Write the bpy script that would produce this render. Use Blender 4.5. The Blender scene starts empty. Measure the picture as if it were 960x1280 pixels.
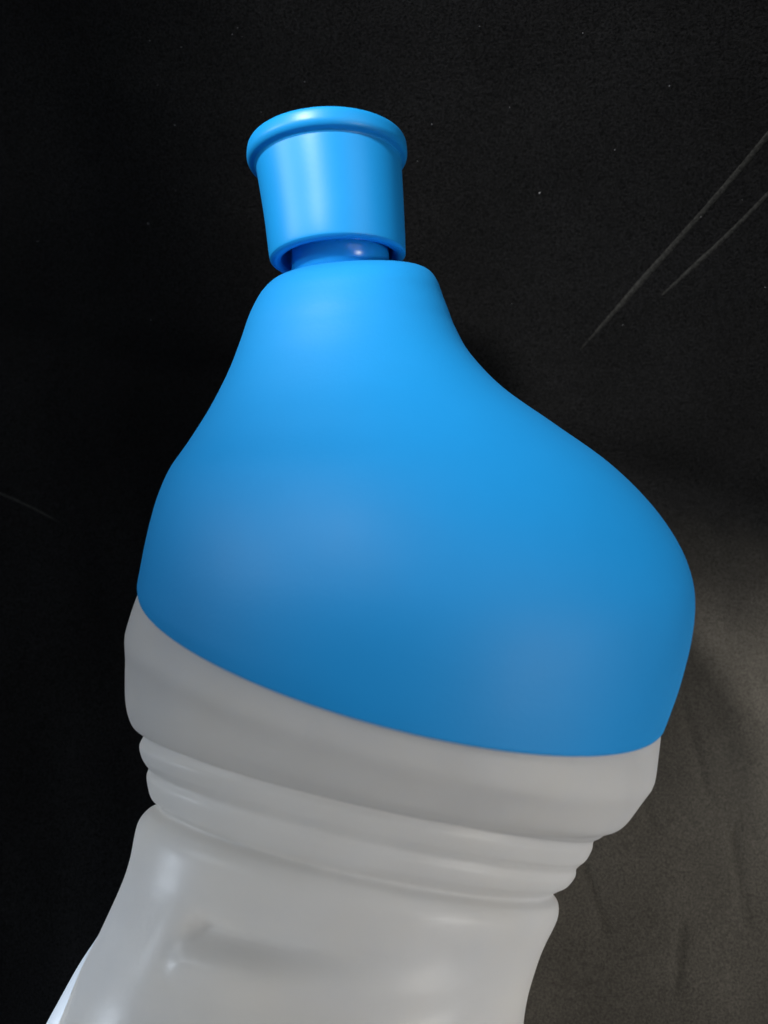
import bpy, bmesh, math, random
from mathutils import Vector, Matrix, noise

random.seed(7)
scene = bpy.context.scene
col = scene.collection

# ------------------------------------------------------------------ camera
TILT = math.radians(16.6)                     # camera looks down on the seat, tipped towards the backrest
CAM_H = 0.1567                                # metres above the seat
cam_d = bpy.data.cameras.new('camera')
cam = bpy.data.objects.new('camera', cam_d)
col.objects.link(cam)
cam.location = (0, 0, CAM_H)
cam.rotation_euler = (TILT, 0, 0)
cam_d.sensor_fit = 'VERTICAL'
cam_d.sensor_height = 5.6
cam_d.sensor_width = 4.2
cam_d.lens = 5.6 * 980 / 1280
cam_d.clip_start = 0.005
cam_d.clip_end = 50
cam_d.dof.use_dof = True
cam_d.dof.focus_distance = 0.118
cam_d.dof.aperture_fstop = 3.0
scene.camera = cam

# ------------------------------------------------------------------ world and lamps
world = bpy.data.worlds.new('World')
scene.world = world
world.use_nodes = True
bgn = world.node_tree.nodes['Background']
bgn.inputs['Color'].default_value = (0.75, 0.85, 1.0, 1)
bgn.inputs['Strength'].default_value = 0.065

ST, CT = math.sin(TILT), math.cos(TILT)
def W(x, y, z):
    """view axes (right, up, away) to world metres"""
    return Vector((x, y * CT + z * ST, CAM_H + y * ST - z * CT))

TARGET = W(0.0, 0.0, 0.115)
def area(name, direction, dist, size, power, color, size_y=None):
    d = bpy.data.lights.new(name, 'AREA')
    d.shape = 'RECTANGLE'
    d.size = size
    d.size_y = size_y or size
    d.energy = power
    d.color = color
    o = bpy.data.objects.new(name, d)
    col.objects.link(o)
    v = (W(*direction) - W(0, 0, 0)).normalized()
    o.location = TARGET + v * dist
    o.rotation_euler = (-v).to_track_quat('-Z', 'Y').to_euler()
    return o
def spot(name, pos, aim, power, half_deg, blend, radius, color):
    d = bpy.data.lights.new(name, 'SPOT')
    d.energy = power
    d.color = color
    d.spot_size = math.radians(2 * half_deg)
    d.spot_blend = blend
    d.shadow_soft_size = radius
    o = bpy.data.objects.new(name, d)
    col.objects.link(o)
    o.location = W(*pos)
    o.rotation_euler = (W(*aim) - W(*pos)).to_track_quat('-Z', 'Y').to_euler()
    return o
# added fills on cap, seat, right side and crescent; side window and small lamp
spot('cap_fill_spot', (-0.18, 0.26, -0.21), (0.026, 0.063, 0.10), 11.8, 9.2, 0.18, 0.03, (1.0, 0.985, 0.96))  # added spot, its beam edge shapes the light-to-dark step on the cap
spot('seat_fill_spot', (0.46, -0.28, -0.26), (0.062, -0.098, 0.14), 28.0, 9.6, 1.0, 0.12, (1.0, 0.97, 0.92))  # added beam that brightens the right of the seat and body
area('right_fill', (0.60, 0.20, -0.77), 0.75, 0.7, 1.0, (0.97, 0.98, 1.0), 0.42)  # added soft fill that lifts the right side of the bottle
area('side_window', (-0.88, 0.30, -0.34), 0.80, 0.04, 1.7, (0.84, 0.92, 1.0), 0.28)
spot('crescent_fill_spot', (-0.50, -0.13, 0.10), (-0.047, -0.076, 0.122), 8.0, 5.0, 0.8, 0.03, (0.78, 0.88, 1.0))  # added narrow beam, only brightens the crescent at the lower left
area('small_lamp', (-0.75, 0.30, -0.62), 0.80, 0.02, 0.30, (1.0, 0.98, 0.95))

scene.view_settings.view_transform = 'Standard'
scene.view_settings.look = 'None'
scene.view_settings.exposure = 0
scene.view_settings.gamma = 1
scene.view_settings.use_curve_mapping = False

# ------------------------------------------------------------------ materials
def new_mat(name):
    m = bpy.data.materials.new(name)
    m.use_nodes = True
    nt = m.node_tree
    return m, nt, nt.nodes['Principled BSDF']

def noise_node(nt, scale, detail=4, rough=0.6, coord='Object'):
    tc = nt.nodes.new('ShaderNodeTexCoord')
    n = nt.nodes.new('ShaderNodeTexNoise')
    n.inputs['Scale'].default_value = scale
    n.inputs['Detail'].default_value = detail
    n.inputs['Roughness'].default_value = rough
    nt.links.new(tc.outputs[coord], n.inputs['Vector'])
    return n

def ramp(nt, src, stops):
    r = nt.nodes.new('ShaderNodeValToRGB')
    e = r.color_ramp.elements
    while len(e) < len(stops):
        e.new(0.5)
    for i, (p, c) in enumerate(stops):
        e[i].position = p
        e[i].color = (*c, 1)
    nt.links.new(src, r.inputs['Fac'])
    return r

def bump(nt, src, bsdf, strength, dist):
    b = nt.nodes.new('ShaderNodeBump')
    b.inputs['Strength'].default_value = strength
    b.inputs['Distance'].default_value = dist
    nt.links.new(src, b.inputs['Height'])
    nt.links.new(b.outputs['Normal'], bsdf.inputs['Normal'])
    return b

def blue_plastic(name, rough, grain, base=(0.010, 0.30, 0.74), spec=0.5):
    m, nt, b = new_mat(name)
    n = noise_node(nt, 55, 3)
    r = ramp(nt, n.outputs['Fac'], [(0.3, tuple(c * 0.95 for c in base)), (0.7, base)])
    nt.links.new(r.outputs['Color'], b.inputs['Base Color'])
    n2 = noise_node(nt, 120, 5)
    mr = nt.nodes.new('ShaderNodeMapRange')
    mr.inputs['To Min'].default_value = rough - 0.05
    mr.inputs['To Max'].default_value = rough + 0.06
    nt.links.new(n2.outputs['Fac'], mr.inputs['Value'])
    nt.links.new(mr.outputs['Result'], b.inputs['Roughness'])
    n3 = noise_node(nt, 1700, 4)
    bump(nt, n3.outputs['Fac'], b, grain, 0.0001)
    b.inputs['Specular IOR Level'].default_value = spec
    return m

M_CAP = blue_plastic('blue_soft_plastic', 0.56, 0.30, spec=0.38)
M_SPOUT = blue_plastic('blue_spout_plastic', 0.37, 0.08, spec=0.45)
M_NECK = blue_plastic('blue_gloss_plastic', 0.20, 0.0)

def milky():
    m, nt, b = new_mat('milky_translucent_plastic')
    out = nt.nodes['Material Output']
    n = noise_node(nt, 34, 3)
    r = ramp(nt, n.outputs['Fac'], [(0.3, (0.88, 0.885, 0.90)), (0.7, (0.975, 0.935, 0.875))])
    nt.links.new(r.outputs['Color'], b.inputs['Base Color'])
    b.inputs['Roughness'].default_value = 0.36
    b.inputs['Specular IOR Level'].default_value = 0.42
    n3 = noise_node(nt, 900, 3)
    bp = bump(nt, n3.outputs['Fac'], b, 0.12, 0.0002)
    b.inputs['Transmission Weight'].default_value = 0.24
    b.inputs['Subsurface Weight'].default_value = 0.40
    b.inputs['Subsurface Radius'].default_value = (1.0, 0.95, 0.9)
    b.inputs['Subsurface Scale'].default_value = 0.0035
    b.inputs['IOR'].default_value = 1.35
    tr = nt.nodes.new('ShaderNodeBsdfTranslucent')
    tr.inputs['Color'].default_value = (0.96, 0.95, 0.93, 1)
    mx = nt.nodes.new('ShaderNodeMixShader')
    mx.inputs['Fac'].default_value = 0.30
    nv = noise_node(nt, 45, 3)
    mv = nt.nodes.new('ShaderNodeMapRange')
    mv.inputs['From Min'].default_value = 0.3
    mv.inputs['From Max'].default_value = 0.7
    mv.inputs['To Min'].default_value = 0.20
    mv.inputs['To Max'].default_value = 0.42
    nt.links.new(nv.outputs['Fac'], mv.inputs['Value'])
    nt.links.new(mv.outputs['Result'], mx.inputs['Fac'])
    nt.links.new(b.outputs['BSDF'], mx.inputs[1])
    nt.links.new(tr.outputs['BSDF'], mx.inputs[2])
    nt.links.new(mx.outputs['Shader'], out.inputs['Surface'])
    return m
M_BODY = milky()
m, nt, b = new_mat('window_lit_plastic')
n = noise_node(nt, 80, 4)
r = ramp(nt, n.outputs['Fac'], [(0.3, (0.80, 0.87, 0.95)), (0.7, (0.85, 0.91, 0.97))])
nt.links.new(r.outputs['Color'], b.inputs['Base Color'])
b.inputs['Roughness'].default_value = 0.4
M_LIT_BACK = m

def fabric(name, c0, c1, sheen, pile, lit_patch=None):
    m, nt, b = new_mat(name)
    n = noise_node(nt, 2300, 5, 0.75)
    big = noise_node(nt, 22, 4)
    r = ramp(nt, n.outputs['Fac'], [(0.35, c0), (0.72, c1)])
    r2 = ramp(nt, big.outputs['Fac'], [(0.3, (0.62, 0.62, 0.62)), (0.7, (1.2, 1.2, 1.2))])
    mul = nt.nodes.new('ShaderNodeMixRGB')
    mul.blend_type = 'MULTIPLY'
    mul.inputs['Fac'].default_value = 1
    nt.links.new(r.outputs['Color'], mul.inputs['Color1'])
    nt.links.new(r2.outputs['Color'], mul.inputs['Color2'])
    colour = mul.outputs['Color']
    if lit_patch:                                   # light on the right of the seat, painted in as paler cloth
        rng, d0, d1 = lit_patch
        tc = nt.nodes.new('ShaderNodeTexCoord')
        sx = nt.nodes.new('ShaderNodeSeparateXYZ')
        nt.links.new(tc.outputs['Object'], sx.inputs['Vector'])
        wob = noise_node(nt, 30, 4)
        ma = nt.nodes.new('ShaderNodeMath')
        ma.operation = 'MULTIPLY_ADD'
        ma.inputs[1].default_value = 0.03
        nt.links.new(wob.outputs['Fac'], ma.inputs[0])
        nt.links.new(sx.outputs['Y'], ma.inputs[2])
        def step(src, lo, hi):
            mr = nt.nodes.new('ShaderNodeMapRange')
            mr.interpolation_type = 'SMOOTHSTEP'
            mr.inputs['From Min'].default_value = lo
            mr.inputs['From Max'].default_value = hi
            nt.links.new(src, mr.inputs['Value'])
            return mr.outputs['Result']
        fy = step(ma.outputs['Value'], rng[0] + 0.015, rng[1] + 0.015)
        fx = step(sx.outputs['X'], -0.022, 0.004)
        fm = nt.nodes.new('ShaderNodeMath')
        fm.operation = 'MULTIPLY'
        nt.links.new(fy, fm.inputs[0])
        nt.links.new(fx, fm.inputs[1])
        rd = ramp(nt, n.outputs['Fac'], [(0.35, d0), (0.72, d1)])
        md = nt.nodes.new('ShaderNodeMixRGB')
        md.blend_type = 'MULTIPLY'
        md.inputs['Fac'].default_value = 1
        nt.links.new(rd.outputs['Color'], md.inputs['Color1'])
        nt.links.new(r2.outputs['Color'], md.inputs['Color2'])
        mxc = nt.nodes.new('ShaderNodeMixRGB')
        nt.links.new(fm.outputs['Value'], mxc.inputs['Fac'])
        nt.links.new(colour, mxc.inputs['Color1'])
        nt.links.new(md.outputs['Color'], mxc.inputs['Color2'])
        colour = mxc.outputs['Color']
    nt.links.new(colour, b.inputs['Base Color'])
    b.inputs['Roughness'].default_value = 0.95
    b.inputs['Specular IOR Level'].default_value = 0.05
    b.inputs['Sheen Weight'].default_value = sheen
    b.inputs['Sheen Roughness'].default_value = 0.6
    bump(nt, n.outputs['Fac'], b, 0.8, pile)
    return m
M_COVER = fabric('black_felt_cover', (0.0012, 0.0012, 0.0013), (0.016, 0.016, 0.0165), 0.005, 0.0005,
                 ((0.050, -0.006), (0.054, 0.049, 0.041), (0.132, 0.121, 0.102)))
M_SEAM = fabric('dusty_seam_fabric', (0.010, 0.010, 0.0096), (0.042, 0.042, 0.039), 0.01, 0.0003)
m, nt, b = new_mat('pale_lint')
b.inputs['Base Color'].default_value = (0.22, 0.22, 0.23, 1)
b.inputs['Roughness'].default_value = 1
M_LINT = m

# ------------------------------------------------------------------ helpers
def mesh_obj(name, verts, faces, mat, parent=None, smooth=True):
    me = bpy.data.meshes.new(name)
    me.from_pydata([tuple(v) for v in verts], [], faces)
    me.validate()
    bm = bmesh.new()
    bm.from_mesh(me)
    bmesh.ops.recalc_face_normals(bm, faces=bm.faces)
    bm.to_mesh(me)
    bm.free()
    if smooth:
        for p in me.polygons:
            p.use_smooth = True
    me.materials.append(mat)
    o = bpy.data.objects.new(name, me)
    col.objects.link(o)
    if parent:
        o.parent = parent
        o.matrix_parent_inverse = parent.matrix_world.inverted()
    return o

def tag(o, label=None, cat=None, kind=None):
    if label: o['label'] = label
    if cat: o['category'] = cat
    if kind: o['kind'] = kind

def smoothstep(a, b, x):
    t = max(0.0, min(1.0, (x - a) / (b - a)))
    return t * t * (3 - 2 * t)

# ------------------------------------------------------------------ setting: the sofa seat and backrest
BACK_DIR = Vector((0, 0.663, 0.751)).normalized()
def crease_y(x): return 0.0776 - 0.26 * x
def sheet_point(x, s):
    """s < 0 on the seat (metres in front of the crease), s > 0 up the backrest"""
    R = 0.035                                   # soft radius at the crease
    k = 0.5 * (s + math.sqrt(s * s + R * R))
    y = crease_y(x) + (s - k) + BACK_DIR.y * k
    z = BACK_DIR.z * k
    return Vector((x, y, z))

def seat_bulge(x, s):
    # loose fabric: long soft wrinkles running down the seat
    w = noise.noise(Vector((x * 38 + s * 9, s * 7, 1.7))) * 0.0014
    w += noise.noise(Vector((x * 95 + s * 20, s * 16, 5.1))) * 0.0004
    for (ax_, as_, bx_, bs_, dep, wid) in CREASES:      # narrow creases in the cloth
        t = max(0.0, min(1.0, ((x - ax_) * (bx_ - ax_) + (s - as_) * (bs_ - as_)) / ((bx_ - ax_) ** 2 + (bs_ - as_) ** 2)))
        dd = math.hypot(x - ax_ - t * (bx_ - ax_), s - as_ - t * (bs_ - as_))
        if dd < 4 * wid:
            w -= dep * math.exp(-(dd / wid) ** 2)
    return w - 0.0035
CREASES = [(0.034, -0.080, 0.040, -0.098, 0.0007, 0.0007), (0.054, -0.094, 0.052, -0.104, 0.0007, 0.0007),
           (0.069, -0.035, 0.071, -0.052, 0.0006, 0.0009), (0.058, -0.052, 0.061, -0.068, 0.0005, 0.0008),
           (0.077, -0.062, 0.074, -0.085, 0.0006, 0.0009), (0.047, -0.066, 0.050, -0.078, 0.0005, 0.0008),
           (0.065, -0.075, 0.066, -0.090, 0.0006, 0.0008)]

def back_bulge(x, s):
    w = noise.noise(Vector((x * 14, s * 18, 8.3))) * 0.003
    w += noise.noise(Vector((x * 60, s * 60, 2.2))) * 0.0004
    return w

def sheet(name, s0, s1, ns, nx, fn, mat, x0=-0.24, x1=0.24):
    V, F = [], []
    for j in range(ns + 1):
        s = s0 + (s1 - s0) * j / ns
        for i in range(nx + 1):
            x = x0 + (x1 - x0) * i / nx
            p = sheet_point(x, s)
            q = sheet_point(x, s + 1e-4) - sheet_point(x, s - 1e-4)
            nrm = Vector((1, 0, 0)).cross(q).normalized()
            V.append(p + nrm * fn(x, s))
    for j in range(ns):
        for i in range(nx):
            a = j * (nx + 1) + i
            F.append((a, a + 1, a + nx + 2, a + nx + 1))
    return mesh_obj(name, V, F, mat)

def throw_lift(x, s):
    k = smoothstep(-0.02, 0.03, s)
    fold = 0.0032 * math.exp(-((s + 0.010 + 0.004 * noise.noise(Vector((x * 25, 0, 6)))) / 0.006) ** 2)
    return seat_bulge(x, s) * (1 - k) + back_bulge(x, s) * k - fold
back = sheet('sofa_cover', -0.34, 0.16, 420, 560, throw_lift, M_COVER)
tag(back, 'black felt sofa cover, with light painted in as a paler patch right of the bottle', kind='structure')

def px_ray(px, py):
    return (px - 480) / 980, (640 - py) / 980
def on_back(px, py):
    """point of the backrest surface under a view direction"""
    rx, ry = px_ray(px, py)
    lo, hi = 0.08, 0.30
    def above(m_):
        p = W(rx * m_, ry * m_, m_)
        k = min(range(-60, 90), key=lambda q: (p - sheet_point(p.x, q / 500)).length) / 500
        t = sheet_point(p.x, k + 1e-4) - sheet_point(p.x, k - 1e-4)
        n_ = Vector((1, 0, 0)).cross(t).normalized()
        return (p - sheet_point(p.x, k)).dot(n_), k, n_
    for _ in range(22):
        m_ = (lo + hi) / 2
        if above(m_)[0] > 0: lo = m_
        else: hi = m_
    h, k, n_ = above(lo)
    return W(rx * lo, ry * lo, lo), k, n_

def ribbon_tube(name, pts, radii, mat, parent, lift0, lift1):
    V, F = [], []
    n = 8
    nrm = Vector((0, -BACK_DIR.z, BACK_DIR.y))
    for i, p in enumerate(pts):
        lift = lift0 + (lift1 - lift0) * i / (len(pts) - 1)
        d = (pts[min(i + 1, len(pts) - 1)] - pts[max(i - 1, 0)]).normalized()
        side = d.cross(nrm).normalized()
        for k in range(n):
            a = 2 * math.pi * k / n
            V.append(p + nrm * lift + side * math.cos(a) * radii[i] + nrm * math.sin(a) * radii[i] * 0.4)
    for i in range(len(pts) - 1):
        for k in range(n):
            F.append((i * n + k, i * n + (k + 1) % n, (i + 1) * n + (k + 1) % n, (i + 1) * n + k))
    F.append(tuple(range(n)))
    F.append(tuple((len(pts) - 1) * n + k for k in range(n)))
    return mesh_obj(name, V, F, mat, parent)

def seam(a, b, r0, r1, sag=0.0):
    pts, rad = [], []
    for i in range(81):
        t = i / 80
        px = a[0] + (b[0] - a[0]) * t
        py = a[1] + (b[1] - a[1]) * t + sag * math.sin(math.pi * t)
        p, s, nrm = on_back(px, py)
        pts.append(p + nrm * throw_lift(p.x, s))
        rad.append((r0 + (r1 - r0) * t) * (0.97 + 0.14 * noise.noise(Vector((t * 9, a[0], 0)))) * (1 - 0.9 * smoothstep(0.62, 1.0, t)))
    return ribbon_tube('seam', pts, rad, M_SEAM, back, 0.0, -0.00012)
seam((1010, 112), (690, 480), 0.00058, 0.00075, 6)
seam((1010, 190), (795, 402), 0.00042, 0.00060, 8)
seam((-40, 600), (78, 656), 0.0005, 0.0005, -3)

# lint specks on the felt
V, F = [], []
for _ in range(38):
    p, s, nrm = on_back(random.uniform(-20, 980), random.uniform(-20, 420))
    p = p + nrm * (throw_lift(p.x, s) + 0.0001)
    r = random.choice((0.00005, 0.00007, 0.00007, 0.00012))
    d = Vector((random.uniform(-1, 1), random.uniform(-1, 1), random.uniform(-.5, .5))).normalized() * r * random.uniform(1, 3)
    e = d.cross(nrm).normalized() * r
    i = len(V)
    V += [p - d, p + d, p + e, p - e, p + nrm * r * 2]
    F += [(i, i + 2, i + 4), (i + 2, i + 1, i + 4), (i + 1, i + 3, i + 4), (i + 3, i, i + 4)]
lint = mesh_obj('lint', V, F, M_LINT)
tag(lint, 'tiny pale lint specks scattered on the black felt', 'lint', 'stuff')

# ------------------------------------------------------------------ the bottle
# stations: centre (right, up, away), radius, depth factor, roll, lean  -- metres and radians
CAP = [
 (-0.004400, 0.03655, 0.11796, 0.0080, 1.0, -0.055, -0.16),
 (-0.004480, 0.03620, 0.11800, 0.0100, 1.0, -0.055, -0.16),
 (-0.004750, 0.03530, 0.11803, 0.0118, 1.0, -0.055, -0.155),
 (-0.005050, 0.03370, 0.11807, 0.01315, 1.0, -0.055, -0.14),
 (-0.005300, 0.03170, 0.11813, 0.0141, 1.0, -0.055, -0.12),
 (-0.005380, 0.02940, 0.11821, 0.01503, 1.0, -0.056, -0.095),
 (-0.005333, 0.026406, 0.118317, 0.016105, 1.0, -0.060897, -0.07),
 (-0.005024, 0.021961, 0.118467, 0.018192, 1.0, -0.070014, -0.045),
 (-0.00388, 0.016599, 0.118649, 0.021982, 1.0, -0.063883, -0.026364),
 (-0.001685, 0.011557, 0.118822, 0.027084, 1.0, -0.043655, -0.032727),
 (0.000842, 0.006923, 0.118986, 0.032095, 1.0, -0.008836, -0.039091),
 (0.002835, 0.002364, 0.119155, 0.035673, 1.0, 0.019132, -0.045455),
 (0.004111, -0.001946, 0.119321, 0.03802, 1.0, 0.038334, -0.051818),
 (0.004652, -0.005698, 0.119465, 0.039335, 1.0, 0.051087, -0.058182),
 (0.004724, -0.008631, 0.119582, 0.039889, 1.0, 0.07147, -0.064545),
 (0.004393, -0.011757, 0.119702, 0.040013, 1.0, 0.108451, -0.070909),
 (0.003711, -0.01497, 0.119824, 0.039839, 1.0, 0.16581, -0.077273),
 (0.003142, -0.0171, 0.119906, 0.039616, 1.0, 0.207353, -0.083636),
 (0.002671, -0.019051, 0.119976, 0.0393, 1.0, 0.241155, -0.09)]
BODY = [
 (0.002728, -0.018669, 0.119961, 0.038759, 1, 0.243195, -0.09),
 (0.002322, -0.020125, 0.119999, 0.039096, 0.985, 0.245353, -0.06),
 (0.001635, -0.023207, 0.119801, 0.039815, 0.955, 0.258664, -0.01),
 (0.000496, -0.028424, 0.119449, 0.039437, 0.915, 0.262963, 0.04),
 (-0.000904, -0.03372, 0.11908, 0.03823, 0.885, 0.250102, 0.09),
 (-0.001685, -0.036803, 0.118887, 0.037234, 0.87, 0.233226, 0.14),
 (-0.002145, -0.03873, 0.118763, 0.0359, 0.866667, 0.215615, 0.176667),
 (-0.002384, -0.039893, 0.1187, 0.034832, 0.863333, 0.227839, 0.213333),
 (-0.002573, -0.041036, 0.118636, 0.03396, 0.86, 0.229166, 0.25),
 (-0.002995, -0.042368, 0.118531, 0.03406, 0.859048, 0.223131, 0.251905),
 (-0.003271, -0.043786, 0.118308, 0.033498, 0.858095, 0.226367, 0.25381),
 (-0.003372, -0.04456, 0.118165, 0.032815, 0.857143, 0.225045, 0.255714),
 (-0.003447, -0.045311, 0.118026, 0.032195, 0.85619, 0.227642, 0.257619),
 (-0.003651, -0.046368, 0.117825, 0.032199, 0.855238, 0.225243, 0.259524),
 (-0.004007, -0.047792, 0.117565, 0.031498, 0.854286, 0.22277, 0.261429),
 (-0.00429, -0.048632, 0.11741, 0.030705, 0.853333, 0.216117, 0.263333),
 (-0.004438, -0.049584, 0.117244, 0.0295815, 0.852381, 0.218368, 0.265238),
 (-0.004786, -0.050621, 0.117028, 0.030658, 0.851429, 0.217394, 0.267143),
 (-0.005308, -0.051879, 0.116781, 0.031183, 0.850476, 0.215698, 0.269048),
 (-0.005817, -0.05334, 0.116496, 0.031151, 0.849524, 0.211338, 0.270952),
 (-0.006859, -0.056482, 0.115894, 0.030594, 0.848571, 0.194384, 0.272857),
 (-0.00799, -0.059505, 0.115278, 0.030443, 0.847619, 0.177187, 0.274762),
 (-0.009916, -0.064283, 0.114304, 0.030737, 0.846667, 0.15091, 0.276667),
 (-0.011458, -0.068817, 0.113332, 0.031371, 0.845714, 0.123778, 0.278571),
 (-0.012517, -0.074283, 0.112157, 0.031952, 0.844762, 0.112884, 0.280476),
 (-0.013313, -0.080254, 0.110829, 0.032842, 0.84381, 0.127155, 0.282381),
 (-0.013713, -0.087622, 0.10909, 0.033613, 0.842857, 0.134673, 0.284286),
 (-0.013651, -0.094635, 0.107352, 0.03407, 0.841905, 0.140297, 0.28619),
 (-0.014351, -0.105835, 0.104952, 0.0342, 0.84, 0.140297, 0.28619),
 (-0.015351, -0.112835, 0.103552, 0.0332, 0.84, 0.140297, 0.28619),
 (-0.015751, -0.115335, 0.103052, 0.0305, 0.84, 0.140297, 0.28619)]
SPOUT = [
 (-0.008300, 0.05428, 0.1168, 0.01125, 1.0, -0.050, 0.02),
 (-0.008380, 0.05420, 0.1168, 0.01158, 1.0, -0.050, 0.02),
 (-0.008420, 0.05385, 0.1168, 0.01178, 1.0, -0.050, 0.02),
 (-0.008430, 0.05310, 0.1168, 0.01188, 1.0, -0.050, 0.02),
 (-0.008400, 0.05235, 0.1168, 0.01186, 1.0, -0.052, 0.02),
 (-0.008340, 0.05180, 0.1168, 0.01155, 1.0, -0.055, 0.02),
 (-0.008250, 0.05150, 0.1168, 0.01098, 1.0, -0.055, 0.02),
 (-0.008200, 0.05120, 0.1168, 0.01080, 1.0, -0.055, 0.02),
 (-0.008100, 0.05070, 0.1168, 0.010758, 1.0, -0.055, 0.02),
 (-0.007391, 0.04424, 0.1168, 0.010389, 1.0, -0.058, 0.02),
 (-0.00692, 0.038600, 0.1168, 0.010150, 1.0, -0.060, 0.02),
 (-0.006806, 0.037650, 0.1168, 0.009950, 1.0, -0.062, 0.02),
 (-0.006819, 0.037350, 0.1168, 0.009350, 1.0, -0.062, 0.02)]

def densify(X, k):
    out = []
    m = len(X)
    for i in range(m - 1):
        p0, p1, p2, p3 = X[max(i - 1, 0)], X[i], X[i + 1], X[min(i + 2, m - 1)]
        for j in range(k):
            t = j / k
            h = (2*t**3 - 3*t*t + 1, t**3 - 2*t*t + t, -2*t**3 + 3*t*t, t**3 - t*t)
            out.append((i + t, [h[0]*b_ + h[1]*(c_ - a_)/2 + h[2]*c_ + h[3]*(d_ - b_)/2
                                for a_, b_, c_, d_ in zip(p0, p1, p2, p3)]))
    out.append((m - 1, list(X[-1])))
    return out

def station_frame(st):
    x, y, z, a, bf, phi, tau = st
    u = Vector((math.cos(phi), -math.sin(phi), 0))
    up = Vector((math.sin(phi), math.cos(phi), 0))
    ax = up * math.cos(tau) + Vector((0, 0, 1)) * math.sin(tau)
    return Vector((x, y, z)), u, u.cross(ax), ax

def ring(st, n, da=0.0, dax=0.0, disp=None, key=0):
    c, u, v, ax = station_frame(st)
    a, bf = st[3] + da, st[4]
    R = []
    for i in range(n):
        th = 2 * math.pi * i / n
        r = a + (disp(key, th) if disp else 0)
        p = c + ax * dax + u * (r * math.cos(th)) + v * (r * bf * math.sin(th))
        R.append(W(*p))
    return R

def loft(name, rings, mat, parent, caps=(True, True)):
    n = len(rings[0])
    V = [p for r in rings for p in r]
    F = []
    for j in range(len(rings) - 1):
        for i in range(n):
            F.append((j*n + i, j*n + (i+1) % n, (j+1)*n + (i+1) % n, (j+1)*n + i))
    if caps[0]: F.append(tuple(range(n)))
    if caps[1]: F.append(tuple((len(rings)-1)*n + i for i in range(n)))
    return mesh_obj(name, V, F, mat, parent)

bottle = bpy.data.objects.new('water_bottle', None)
col.objects.link(bottle)
bottle.location = W(-0.0156, -0.1145, 0.128)
tag(bottle, 'milky ribbed plastic bottle with blue cap and pull spout lying on dark sofa', 'bottle')
bpy.context.view_layer.update()

# body: hollow shell
NB = 224
def body_disp(key, th):
    d = 0.0
    # long grip dent on the front of the lower body (front is th = -90 deg)
    ang = math.degrees((th + math.pi * 2) % (2 * math.pi)) - 270        # 0 at front, negative to the left
    mid = 20.75 - 0.004 * (ang + 32)
    fade = smoothstep(-37, -31, ang) * (1 - smoothstep(-25, 26, ang))
    d -= 0.0017 * fade * math.exp(-((key - mid) / 0.42) ** 2)
    d += 0.0009 * fade * math.exp(-((key - mid - 0.85) / 0.30) ** 2)
    d += 0.00035 * math.exp(-((ang + 41) / 4.0) ** 2) * math.exp(-((key - 20.9) / 0.9) ** 2)
    # slightly flattened grip panel under it, with a soft slanting right edge
    pan = smoothstep(21.2, 22.2, key) * smoothstep(-42, -30, ang) * (1 - smoothstep(26, 36, ang + 9 * (key - 22)))
    d -= 0.0004 * pan
    # step of the upper band under the cap
    d += 0.00030 * math.exp(-((key - 2.9) / 0.35) ** 2)
    d -= 0.00030 * math.exp(-((key - 1.9) / 0.5) ** 2)
    # far side swelling of the lower body
    bk = (1 - smoothstep(177, 187, math.degrees(th))) * smoothstep(80, 140, math.degrees(th))
    d += 0.0036 * bk * smoothstep(21.6, 25.0, key) * (1 - smoothstep(27, 29, key))
    return d
dens = densify(BODY, 6)
outer = [ring(s, NB, disp=body_disp, key=k) for k, s in dens]
inner = [ring(s, NB, da=-0.0009, disp=body_disp, key=k) for k, s in dens[:-1]]
inner.append(ring(dens[-1][1], NB, da=-0.0009, dax=0.0009))
body = loft('body', outer[::-1] + inner, M_BODY, bottle, (False, True))
body.data.materials.append(M_LIT_BACK)               # window light on the lower back, painted as paler blue plastic
no = len(dens)
for p in body.data.polygons:
    j, i = divmod(p.index, NB)
    if j < no - 1 and len(p.vertices) == 4:
        k = dens[no - 1 - j][0]
        if k > 21.2 and 60 < 360 * (i + 0.5) / NB < 183:
            p.material_index = 1
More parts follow.
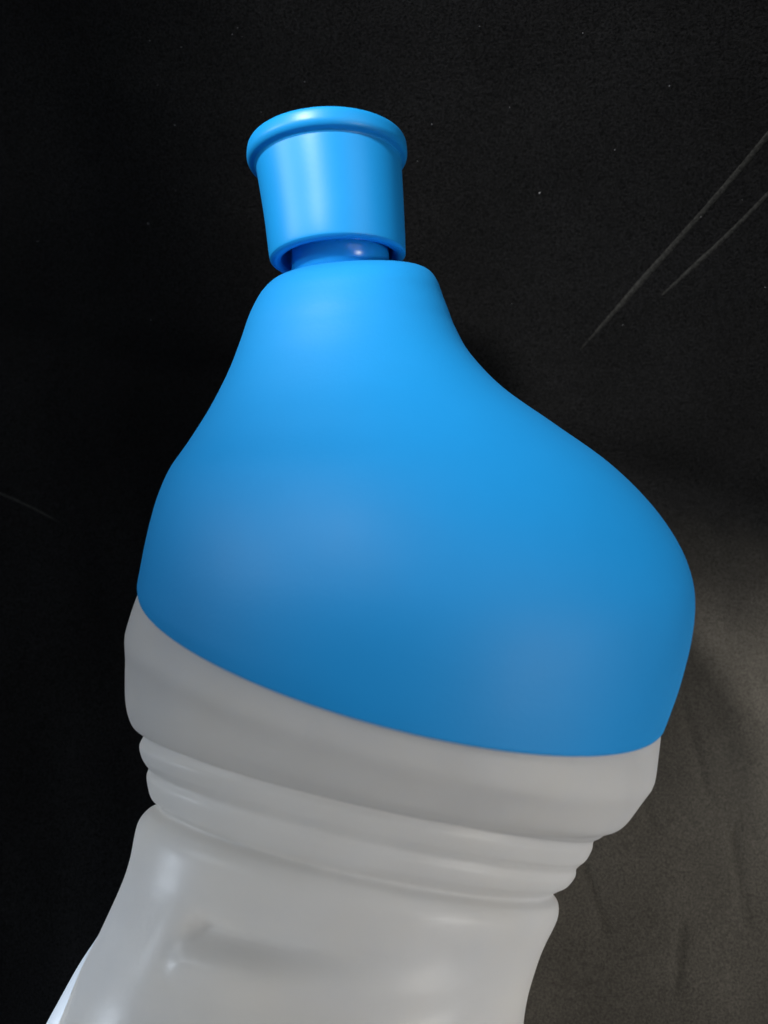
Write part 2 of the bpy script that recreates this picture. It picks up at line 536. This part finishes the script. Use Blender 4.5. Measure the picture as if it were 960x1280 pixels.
# close the outside of the base
loft('base', [ring(dens[-1][1], 64, da=0.0002), ring(dens[-1][1], 64, da=-0.003, dax=-0.0008),
              ring(dens[-1][1], 64, da=-0.012, dax=0.002)], M_BODY, body, (True, True))

# cap: outer skin, rounded lip and inner skin
NC = 224
dc = densify(CAP, 7)
lip = dc[-1][1]
rings = [ring(s, NC) for k, s in dc]
rings += [ring(lip, NC, da=-0.00012, dax=-0.00022), ring(lip, NC, da=-0.0004, dax=-0.00034),
          ring(lip, NC, da=-0.0008, dax=-0.00028)]
rings += [ring(s, NC, da=-0.0013) for k, s in dc[::-1][:80:2]]
cap = loft('cap', rings, M_CAP, bottle, (True, True))

# pull spout on its glossy neck
ds = densify(SPOUT, 5)
last = ds[-1][1]
rs = [ring(ds[0][1], 128, da=-0.0035, dax=-0.0006), ring(ds[0][1], 128, da=-0.0028, dax=0.0)]
rs += [ring(s, 128) for k, s in ds]
rs += [ring(last, 128, da=-0.0007, dax=0.0001), ring(last, 128, da=-0.0010, dax=0.0006), ring(last, 128, da=-0.0012, dax=0.010)]
spout = loft('spout', rs, M_SPOUT, bottle, (True, True))
N0 = (-0.006672, 0.043, 0.1170, 0.00712, 1.0, -0.045, -0.03)
N1 = (-0.006400, 0.0345, 0.1172, 0.00735, 1.0, -0.045, -0.03)
neck = loft('spout_neck', [ring(N0, 96), ring([a_*.5+b_*.5 for a_, b_ in zip(N0, N1)], 96), ring(N1, 96)], M_NECK, bottle, (True, True))
# moulding nub on the spout top
st = list(ds[0][1]); c, u, v, ax = station_frame(st)
nub_c = c + u * -0.0014 + v * -0.0098
V, F = [], []
for j, (h, r) in enumerate(((0, 0.0005), (0.00025, 0.00042), (0.0004, 0.0002))):
    for i in range(10):
        t = 2 * math.pi * i / 10
        V.append(W(*(nub_c + ax * (h - 0.0001) + u * r * math.cos(t) + v * r * math.sin(t))))
for j in range(2):
    for i in range(10):
        F.append((j*10+i, j*10+(i+1) % 10, (j+1)*10+(i+1) % 10, (j+1)*10+i))
F.append(tuple(20 + i for i in range(10))); F.append(tuple(range(10)))
mesh_obj('moulding_nub', V, F, M_SPOUT, spout)
